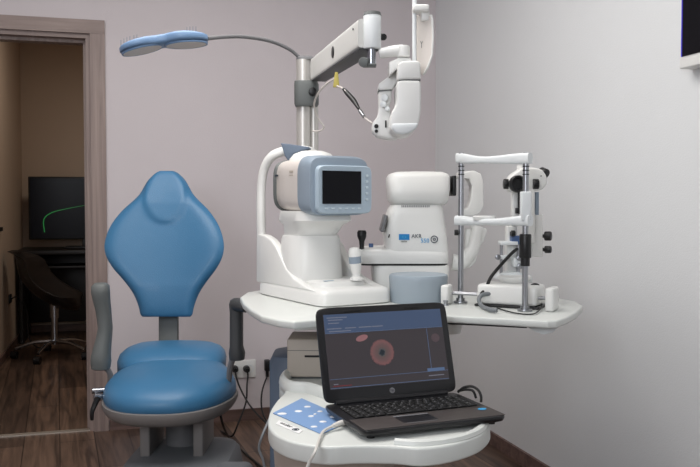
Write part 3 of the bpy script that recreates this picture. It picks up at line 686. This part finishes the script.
bm = B(); rbox(bm, (ax_(404.2),yf,az(237)), (.036,.0012,.020), 0); lg = mk('logo_plate', bm, 'brand_blue', bd)
bm = B(); annulus(bm, Matrix.Translation((ax_(404.2),yf-.0014,az(237))) @ RX @ Matrix.Scale(1.7,4,V((1,0,0))), .0028,.0042,.0006,20); mk('logo_emblem', bm, 'brand_mid', lg)
text('logo_caption', 'essilor', .0075, 'brand_dark', bd, Matrix.Translation((ax_(404.2),yf,az(241.4))) @ RX, .0004)
text('name_lettering', 'AKR', .019, 'brand_dark', bd, Matrix.Translation((ax_(416.6),yf,az(236.3))) @ RX @ Matrix.Scale(.95,4,V((1,0,0))), .0006)
text('number_lettering', '550', .020, 'brand_mid', bd, Matrix.Translation((ax_(425),yf,az(240.8))) @ RX, .0006)
bm = B(); mt = Matrix.Translation((ax_(434.3),yf,az(239.3))) @ RX
annulus(bm, mt, .0098,.0128,.0008); lathe(bm, [(0,0),(.0052,0),(.0052,.0008),(0,.0008)], mt, 20); mk('round_emblem', bm, 'brand_dark', bd)
text('emblem_letter', 'e', .011, 'sticker', bd, Matrix.Translation((ax_(434.3),yf-.0012,az(239.0))) @ RX, .0003)
# joystick on the ledge
bm = B(); q = P(361.8,249.8,AF+.03); lathe(bm, [(0,-.004),(.009,0),(.008,.012),(.0095,.03),(.0155,.045),(.0165,.06),(.013,.067),(0,.068)], Matrix.Translation(q)); mk('joystick', bm, 'black', mid)
bm = B(); q = P(371,250.5,AF+.1); cyl(bm, q, q+V((0,0,.025)), .008); mk('print_button', bm, 'steelblue', mid)
# patient side frame at the right
bm = B(); q0 = AF+.12
tube(bm, [P(452,262,q0),P(462,262,q0),P(472,250,q0),P(476,236,q0),P(478,226,q0)], [.03,.026,.022,.02], 12, 4, flat=.8); cs = mk('chin_support', bm, 'white', ak)
bm = B(); prism(bm, [P(a,b,q0) for a,b in ((466,229),(486,228),(487,231),(484,241),(478,250),(476,262),(470,268),(465,268))], (0,.05,0), .006); mk('chin_cup', bm, 'white', cs)
bm = B(); prism(bm, [P(a,b,q0-.03) for a,b in ((459,172),(474,170.5),(481,174),(483.5,182),(483.5,206),(480,213),(473,216),(460,216),(460,211),(468,208),(471,200),(472,186),(469,179),(459,178))], (0,.08,0), .004); mk('forehead_frame', bm, 'white', ak, sharp=45)
bm = B(); cyl(bm, P(460,209,q0), P(476,230,q0), .01); mk('frame_stay', bm, 'white', ak)
bm = B(); rbox(bm, P(477,235,q0-.006), (.004,.004,.004), .001); mk('height_mark', bm, 'grey', ak)

# ---------------------------------------------------------------- grey-blue drum
DM = .222; DFd = 2.655
bm = B(); z = ZT+.0005
lathe(bm, [(0,0),(.090,0),(.092,.004),(.0945,.07),(.0955,.080),(.093,.0875),(.088,.0895),(.07,.0905),(0,.091)], Matrix.Translation((DM,DFd,z)), 56)
dm = recentre(mk('swivel_drum', bm, 'drum', None, sharp=30)); tag(dm, 'grey-blue round drum on the table in front of the autorefractor', 'drum')

# ---------------------------------------------------------------- slit lamp
sl = thing('slit_lamp', 'white slit lamp with steel headrest poles on the right end of the table', 'slit lamp', (.47,2.58,ZT+.0005))
LPo, RPo = V((.354,2.615,ZT)), V((.517,2.415,ZT))
def pz(py,f): return H+(HZ-py)/F*f
hr = None
for i,(q,ty) in enumerate(((LPo,153),(RPo,153))):
    bm = B(); b0 = q+V((0,0,.0006)); cyl(bm, b0, V((q.x,q.y,pz(ty,q.y))), .0088); po = mk('headrest_pole', bm, 'steel', sl)
    bm = B(); cyl(bm, b0, b0+V((0,0,.006)), .022, bv=.0015); cyl(bm, b0+V((0,0,.006)), b0+V((0,0,.016)), .014); mk('pole_foot', bm, 'steel', po)
    bm = B(); 
    for k in range(4): cyl(bm, V((q.x,q.y,pz(163+k*4,q.y))), V((q.x,q.y,pz(162+k*4,q.y))), .0098)
    mk('height_scale', bm, 'black', po)
    if i == 1:
        bm = B(); cyl(bm, V((q.x,q.y,pz(258,q.y))), V((q.x,q.y,pz(234,q.y))), .0175, bv=.003); cyl(bm, V((q.x,q.y,pz(266,q.y))), V((q.x,q.y,pz(257,q.y))), .0135); mk('height_grip', bm, 'black', po)
def along(t, z, off=0): 
    d = (RPo-LPo); n = V((d.y,-d.x,0)).normalized()
    q = LPo+d*t+n*off; return V((q.x,q.y,z))
# top band
rs = []
for t in [i/16-.06+(i/16)*.12 for i in range(17)]:
    c_ = along(t,0); zz = .155+.165-.008*math.sin(PI*min(1,max(0,t))) 
    f = c_.y; zm = pz(158.5,f)+ -.006*math.sin(PI*min(1,max(0,t)))
    hh = .0165 - .006*math.sin(PI*min(1,max(0,t)))**2; bow = .03*math.sin(PI*min(1,max(0,t)))
    d = (RPo-LPo).normalized(); n = V((d.y,-d.x,0)).normalized()
    rs.append([V((c_.x,c_.y,zm))+n*(a*.011+bow)+V((0,0,1))*b*hh for a,b in se(0,0,1,1,3.5,16)])
bm = B(); rings(bm, rs); mk('forehead_band', bm, 'white2', sl, sharp=50)
rs = []
for t in [i/16*1.14-.07 for i in range(17)]:
    s_ = math.sin(PI*min(1,max(0,t))); c_ = along(t,0); f = c_.y; zm = pz(220.5,f)-.004*s_
    n = V((RPo.y-LPo.y,-(RPo.x-LPo.x),0)).normalized()
    rs.append([V((c_.x,c_.y,zm))+n*(a*(.013+.017*s_)+.012*s_)+V((0,0,1))*b*(.0165-.006*s_) for a,b in se(0,0,1,1,3,16)])
bm = B(); rings(bm, rs); cr = mk('chin_rest', bm, 'white2', sl, sharp=50)
bm = B(); q = along(.42,pz(219,2.53),.012); lathe(bm, [(.030,-.004),(.033,.006),(.031,.010),(.024,.004),(0,.001)], Matrix.Translation(q), 28, 1.1, .9); mk('chin_cup', bm, 'white', cr)
bm = B(); q = RPo; rbox(bm, V((q.x,q.y,pz(206,q.y))), (.03,.03,.085), .004); mk('pole_sleeve', bm, 'white2', cr)
bm = B(); q = P(454.5,232.5,2.6); cyl(bm, q, q+V((.012,0,0)), .009); mk('chin_lock_knob', bm, 'black', cr)
# rails and end blocks
back = lambda t,o: along(t, 0, -o)
bl = V((.306,2.582,0)); br_ = V((.600,2.425,0))
dd = (br_-bl).normalized(); dang = math.atan2(dd.y,dd.x)
for q,s,w_ in ((bl,.062,.05),(br_,.070,.075)):
    bm = B(); rbox(bm, V((q.x,q.y,ZT+.001+s/2)), (.026,w_,s), .008, rz=dang); mk('rail_end_block', bm, 'white', sl)
for o in (-.012,-.042):
    n = V((dd.y,-dd.x,0)); bm = B(); cyl(bm, bl+n*o+V((0,0,ZT+.034)), br_+n*o+V((0,0,ZT+.034)), .0042); mk('guide_rail', bm, 'steel', sl)
mid_ = V((.500,2.535,0))
bm = B(); rbox(bm, V((mid_.x,mid_.y,ZT+.039)), (.19,.105,.062), .012, rz=dang); lb_ = mk('cross_slide_base', bm, 'white', sl)
bm = B(); rbox(bm, V((mid_.x,mid_.y,ZT+.0045)), (.20,.112,.007), .002, rz=dang); mk('base_gasket', bm, 'black', lb_)
bc = V((.518,2.58,0))
bm = B(); lathe(bm, [(0,0),(.040,0),(.052,.012),(.053,.018),(.046,.022),(0,.022)], Matrix.Translation((bc.x,bc.y,ZT+.07)), 36); mk('turntable', bm, 'white', lb_)
bm = B(); prism(bm, [P(a,b,2.60) for a,b in ((496,279),(502,273),(518,272),(532,276),(533,283),(520,281),(504,283))], (0,.06,0), .003); mk('swing_arm_foot', bm, 'white2', lb_)
col = mk('instrument_column', (lambda b:(rbox(b, (P(512,252,2.64).x,2.66,(pz(275,2.64)+pz(226,2.64))/2), (.032,.045,pz(226,2.64)-pz(275,2.64)), .004), b)[1])(B()), 'white', sl)
bm = B(); cyl(bm, V((P(503,0,2.62).x,2.62,pz(276,2.62))), V((P(503,0,2.62).x,2.62,pz(243,2.62))), .005); cyl(bm, V((P(521,0,2.62).x,2.63,pz(276,2.62))), V((P(521,0,2.62).x,2.63,pz(243,2.62))), .006); mk('guide_rod', bm, 'steel', col)
bm = B(); rbox(bm, P(508,243,2.62), (.055,.05,.012), .003); rbox(bm, P(503,257,2.62), (.03,.04,.012), .003); rbox(bm, P(517,262,2.62), (.03,.04,.03), .003); mk('column_bracket', bm, 'white2', col)
for (x,y) in ((497.5,257),(519,258),(519.5,266)):
    bm = B(); q = P(x,y,2.6); cyl(bm, q, q+V((0,-.014,0)), .009, bv=.002); mk('small_knob', bm, 'steel', col)
# towers
def pb(name, a, b, c, d, f, dp, m, par=sl, r=.004):
    bm = B(); prism(bm, [P(a,d,f),P(b,d,f),P(b,c,f),P(a,c,f)], (0,dp,0), r); return mk(name, bm, m, par, sharp=45)
tw = pb('illumination_tower',512.5,519.5,190,226,2.63,.035,'white')
t2 = pb('microscope_support',524.5,535,188,243,2.58,.04,'white')
pb('blue_panel',535.3,539,192,215,2.60,.03,'lblue',t2,.001)
blk = pb('microscope_block',532,543,214,257,2.60,.06,'white')
pb('black_bracket',518.8,524.8,186,214,2.61,.02,'black2',t2,.001)
pb('black_bracket_foot',517,525,208,213.5,2.60,.03,'black2',t2,.001)
pb('blue_housing',512,524,236,244,2.60,.05,'steelblue',col,.003)
bm = B(); cyl(bm, P(512.6,238,2.64), P(512.6,232,2.64)+V((0,0,.002)), .010, bv=.002); cyl(bm, P(511,233.5,2.60), P(515,233.5,2.60), .010, bv=.002); mk('side_knob', bm, 'black', col)
hsd = None
bm = B(); prism(bm, [P(a,b,2.58) for a,b in ((509,180),(513,174),(518,171),(522,167.5),(536,167.5),(543,170),(547,176),(548,183),(544,189),(538,191),(512,192),(509,188))], (0,.07,0), .01, 4); hm = mk('microscope_head', bm, 'white', sl, sharp=50)
q = P(517.5,184,2.575)
bm = B(); lathe(bm, [(0,0),(.026,0),(.027,.004),(.027,.024),(.024,.028),(.020,.026),(.018,.006),(0,.006)], Matrix.Translation(q+V((0,.01,0))) @ Matrix.Rotation(PI/2,4,'X'), 36); mk('objective_lens', bm, 'black', hm)
bm = B(); cyl(bm, P(508.5,184,2.6), P(503.5,184,2.6), .016, bv=.002); mk('magnification_knob', bm, 'black', hm)
bm = B(); cyl(bm, P(533,184,2.575), P(538.5,184,2.575), .016, bv=.002); mk('magnification_knob', bm, 'black', hm)
bm = B(); cyl(bm, P(541,171,2.62), P(546,174,2.60), .014,.016, bv=.002); mk('eyepiece', bm, 'black', hm)
bm = B(); cyl(bm, P(520,171,2.64), P(520,165.5,2.64), .010); mk('lamp_cap', bm, 'white', hm)
bm = B(); q = P(541,176,2.579); cyl(bm, q, q+V((0,-.002,0)), .002); mk('screw', bm, 'grey', hm)
for (x,y) in ((543,236),(543,249.5)):
    bm = B(); q = P(x,y,2.62); cyl(bm, q, P(x+5,y,2.6), .006); cyl(bm, P(x+1.5,y,2.61), P(x+8.5,y,2.6), .015 if y < 240 else .0115, bv=.004); mk('focus_knob', bm, 'black', blk)
# slit lamp cable
t = thing('instrument_cable', 'black and ribbed grey cable looping from the slit lamp onto the table', 'cable', Pz(488,312,ZT))
bm = B(); tube(bm, [P(517,249,2.585),P(511,254,2.56),P(500,266,2.54),P(491,277,2.53),P(486,288,2.53),P(481,294,2.52)], .0052, 10, 5); mk('black_lead', bm, 'rubber', t)
bm = B(); tube(bm, [P(503,287,2.53),P(492,293,2.52),P(482,295,2.51),P(479,300,2.5),P(482,306,2.48),Pz(490,309.5,ZT+.009),Pz(497,310.5,ZT+.009)], .0068, 10, 5); mk('ribbed_lead', bm, 'gcable', t)
bm = B(); tube(bm, [P(505,285,2.56),P(520,287,2.5),P(530,291,2.5),P(537,289,2.5),P(538,285.5,2.5),P(533,285,2.5),P(528,290,2.5),P(522,292,2.5)], .0052, 8, 5); mk('coiled_end', bm, 'rubber', t)
bm = B(); tube(bm, [Pz(497,308,ZT+.004),Pz(515,313,ZT+.004),Pz(533,314,ZT+.004),P(541,308,2.42),P(541,303,2.44)], .0022, 6, 5); mk('thin_lead', bm, 'rubber', t)
bm = B(); q = T(445.6,305.5); lathe(bm, [(0,.0004),(.010,.0004),(.009,.004),(.006,.005),(.006,.011),(.008,.012),(.008,.016),(0,.017)], Matrix.Translation(q), 20)
sb = recentre(mk('thumb_screw', bm, 'steel')); tag(sb, 'small steel thumb screw on the table left of the headrest pole', 'screw')

# ---------------------------------------------------------------- beige printer box
q = P(304,372,2.1)
pb_ = thing('instrument_box', 'beige box with a dark slot on the console behind the laptop', 'box', (-.09,2.50,ZC+.001), math.radians(-2))
bm = B(); rbox(bm, (0,0,.062), (.19,.15,.114), .005); mk('housing', bm, 'cream', pb_)
bm = B(); rbox(bm, (0,0,.0015), (.18,.14,.003), 0); mk('foot_plate', bm, 'grey', pb_)
bm = B(); rbox(bm, (.0,-.0755,.068), (.085,.002,.006), .0005); mk('card_slot', bm, 'black2', pb_)
bm = B(); rbox(bm, (.045,-.0775,.045), (.009,.005,.022), .002); mk('switch', bm, 'black', pb_)
bm = B(); rbox(bm, (0,-.0753,.085), (.188,.001,.0015), 0); mk('seam', bm, 'grey', pb_)

# ---------------------------------------------------------------- laptop
LW, LD, LT = .372, .262, .024
lyaw = math.radians(22.0); Lz = ZC+.0015
fl = V((.0295,1.775)); 
lp = thing('laptop', 'open black laptop showing an eye picture, on the white console', 'laptop', (fl.x,fl.y,Lz), lyaw)
bm = B(); 
rings(bm, [[V((x,y,z)) for x,y in se(LW/2,LD/2,LW/2-d_,LD/2-d_,14,64)] for z,d_ in ((.0055,.014),(.010,.003),(.018,0),(.0225,.001),(.024,.004))])
bs = mk('base', bm, 'lap', lp, sharp=50)
for x,y in ((.03,.03),(LW-.03,.03),(.03,LD-.03),(LW-.03,LD-.03)):
    bm = B(); cyl(bm, (x,y,0), (x,y,.0075), .009); mk('rubber_foot', bm, 'black2', bs)
bm = B(); rbox(bm, (LW/2,.052,.0246), (LW-.012,.092,.0014), .0005); mk('palm_rest', bm, 'deck', bs)
bm = B(); rbox(bm, (.155,.052,.0256), (.088,.05,.0006), .0002); tpd = mk('touchpad', bm, 'lap', bs)
bm = B(); rbox(bm, (.155,.083,.0256), (.09,.006,.0012), .0002); rbox(bm, (.155,.022,.0256), (.08,.0015,.0008), 0); mk('touchpad_buttons', bm, 'keyp', tpd)
rowsk = [(.113,12,.0),(.132,14,.002),(.151,14,.004),(.170,14,.0),(.189,15,.0),(.205,16,.0)]
kx0, kx1 = .022, .350
for y,n,o in rowsk:
    p = (kx1-kx0)/n
    for k in range(n):
        if y == .113 and k in (3,4,5,6): 
            if k == 3:
                bm = B(); rbox(bm, (kx0+p*5,y,.0262), (p*4-.003,.0155,.003), .0008, seg=1); mk('key', bm, 'key', bs)
            continue
        bm = B(); hh = .0155 if y < .2 else .010
        rbox(bm, (kx0+p*(k+.5),y,.0262), (p-.003,hh,.003), .0008, seg=1)
        ko = mk('key', bm, 'key', bs)
bm = B()
for y,n,o in rowsk:
    p = (kx1-kx0)/n
    for k in range(n):
        if y == .113 and k in (3,4,5,6): continue
        rbox(bm, (kx0+p*(k+.5)-.002,y+.001,.02785), (.0032,.0034,.0003), 0)
lt_ = mk('key_lettering', bm, 'keyp', bs)
q = V((LW-.032,.068,.0258))
bm = B(); lathe(bm, [(0,0),(.0085,0),(.0085,.0005),(0,.0005)], Matrix.Translation(q), 24, 1.3, 1); mk('blue_sticker', bm, 'brand_mid', bs)
# lid
LA_ = math.radians(73.5); hy = LD-.012
lidm = Matrix.Translation((0,hy,.026)) @ Matrix.Rotation(LA_-0,4,'X')   # local lid: x right, y up along lid, z towards the viewer
LH = .240
def lid(name, bm, m, par): 
    bmesh.ops.transform(bm, matrix=lidm, verts=bm.verts); return mk(name, bm, m, par)
bm = B(); rings(bm, [[V((x,y,z)) for x,y in se(LW/2,LH/2,LW/2-d_,LH/2-d_,16,64)] for z,d_ in ((-.006,.006),(-.004,.001),(.002,0),(.004,.002))])
ld = lid('lid', bm, 'lap', lp)
bm = B(); cyl(bm, (.03,.0,0), (LW-.03,0,0), .0085); lid('hinge_bar', bm, 'lap', ld)
bm = B(); rbox(bm, (LW/2,.128,.0043), (.335,.188,.0012), 0); sc = lid('screen_image', bm, 's_bg', ld)
bm = B(); rbox(bm, (LW/2,.198,.0052), (.333,.047,.0006), 0); lid('screen_header', bm, 's_hd', sc)
bm = B()
for (x,y,w,h) in ((.186,.1735,.333,.0012),(.186,.0585,.333,.001),(.186,.0365,.333,.0012),(.305,.115,.001,.112),(.318,.0585+.004,.05,.008)): rbox(bm, (x,y,.0054), (w,h,.0006), 0)
lid('window_lines', bm, 's_ln', sc)
bm = B()
for (x,y,w) in ((.055,.213,.055),(.05,.207,.04),(.045,.199,.03),(.045,.185,.04),(.09,.185,.03),(.13,.185,.035),(.165,.185,.03),(.06,.178,.06),(.035,.046,.012),(.317,.0475,.045)):
    bm = B(); rbox(bm, (x,y,.0056), (w,.0022,.0005), 0); lid('menu_text', bm, 's_tx', ld)
bm = B(); rbox(bm, (.052,.0415,.0056), (.05,.002,.0005), 0); lid('status_text', bm, 's_rd', sc)
bm = B(); lathe(bm, [(0,0),(.034,0),(.034,.0004),(0,.0004)], Matrix.Identity(4), 40, 1, 1)
ir = mk('eye_picture', bm, 'iris', sc); ir.matrix_local = lidm @ Matrix.Translation((.170,.117,.0052))
bm = B(); lathe(bm, [(0,0),(.013,0),(.013,.0004),(0,.0004)], Matrix.Identity(4), 24, 1.3, .6)
ir2 = mk('eye_thumbnail', bm, mat('thumbnail_pink', (120,84,86), .4, emit=(126,88,90), estr=.5, vscale=120, var=.3), sc); ir2.matrix_local = lidm @ Matrix.Translation((.118,.157,.0052)) @ Matrix.Rotation(.25,4,'Z')
bm = B(); lathe(bm, [(0,0),(.011,0),(.011,.0004),(0,.0004)], Matrix.Identity(4), 24, 1.1, 1)
ir3 = mk('eye_thumbnail', bm, mat('thumbnail_dim', (66,54,58), .4, emit=(70,58,62), estr=.5, vscale=160, var=.4), sc); ir3.matrix_local = lidm @ Matrix.Translation((.328,.145,.0052))
bm = B(); lathe(bm, [(0,0),(.0072,0),(.0072,.0006),(0,.0006)], lidm @ Matrix.Translation((LW/2,.019,.0042)), 24); em = mk('lid_emblem', bm, 'keyp', ld)
text('emblem_letters', 'hp', .010, 'lap', em, lidm @ Matrix.Translation((LW/2,.0197,.005)) @ Matrix.Shear('XZ',4,(0,0)), .0002)
bm = B(); rbox(bm, (.1,LH-.012,.0045), (.045,.004,.0012), .0004); rbox(bm, (.27,LH-.012,.0045), (.045,.004,.0012), .0004); lid('bumper', bm, 'black2', ld)
bm = B(); q = V((LW+.002,LD-.03,.014))
# cables of the laptop
t = thing('laptop_power_cable', 'black cable looping out behind the right end of the laptop', 'cable', P(470,392,2.05))
bm = B(); tube(bm, [P(458,392,2.14),P(464,387.5,2.13),P(472,386.5,2.12),P(478,390,2.11),P(481,396,2.10),P(481,402,2.10)], .0035, 8, 6); mk('cord', bm, 'rubber', t)
bm = B(); tube(bm, [P(458,391,2.16),P(466,389.5,2.15),P(473,391,2.14),P(476,398,2.14)], .0035, 8, 6); mk('second_cord', bm, 'rubber', t)
t = thing('white_usb_cable', 'white cable with plug lying over the blue control panel beside the laptop', 'cable', Pz(330,427,ZC))
bm = B(); tube(bm, [Pz(349,421,ZC+.014),Pz(341,423,ZC+.014),Pz(333,426,ZC+.012)], [.007,.0068,.005], 10, 4); mk('plug', bm, 'wcable', t)
bm = B(); tube(bm, [Pz(334,425.5,ZC+.012),Pz(325,430,ZC+.009),Pz(321,435,ZC+.009),Pz(318,443,ZC+.008),P(315,452,1.70),P(309,463,1.70),P(303,480,1.70)], .0034, 8, 5); mk('cord', bm, 'wcable', t)
t = thing('hanging_cable', 'grey cable hanging down beside the left of the console body', 'cable', Pz(262,460,.2))
bm = B(); tube(bm, [Pz(268.5,424,.60)+V((-.002,.05,0)),P(263,434,2.1),P(259,448,2.1),P(263,460,2.1),P(267,480,2.1)], .0035, 8, 5); mk('cord', bm, 'gcable', t)

# ---------------------------------------------------------------- light
def area(name, loc, rot, size, power, col, sy=None):
    l = bpy.data.lights.new(name, 'AREA'); l.shape = 'RECTANGLE'; l.size = size; l.size_y = sy or size; l.energy = power; l.color = col
    o = bpy.data.objects.new(name, l); C.objects.link(o); o.location = loc; o.rotation_euler = rot; return o
area('ceiling_light', R2W(.1,2.3,2.66), (0,0,YAW), 1.5, 42, (1,.97,.94), 1.6)
lk = area('front_fill_light', R2W(-1.3,-.9,1.9), (0,0,0), 1.2, 40, (.90,.94,1), 1.3)  # added frontal fill from behind the camera; no window is modelled here
d = R2W(1.6,3.6,1.5)-lk.location; lk.rotation_euler = d.to_track_quat('-Z','Y').to_euler()
area('next_room_light', R2W(.0,6.0,2.65), (0,0,YAW), .6, 9, (1,.90,.78), .6)
w = bpy.data.worlds.new('world'); bpy.context.scene.world = w; w.use_nodes = True
w.node_tree.nodes['Background'].inputs[0].default_value = (.8,.85,1,1); w.node_tree.nodes['Background'].inputs[1].default_value = .05

# ---------------------------------------------------------------- camera
cam = bpy.data.cameras.new('camera'); co = bpy.data.objects.new('camera', cam); C.objects.link(co)
cam.sensor_width = 36; cam.lens = F/700*36; cam.clip_start = .05
co.location = (0,0,H); co.rotation_euler = (PI/2-PITCH, 0, 0)
bpy.context.scene.camera = co
vs = bpy.context.scene.view_settings; vs.view_transform = 'Standard'; vs.look = 'None'; vs.exposure = .1
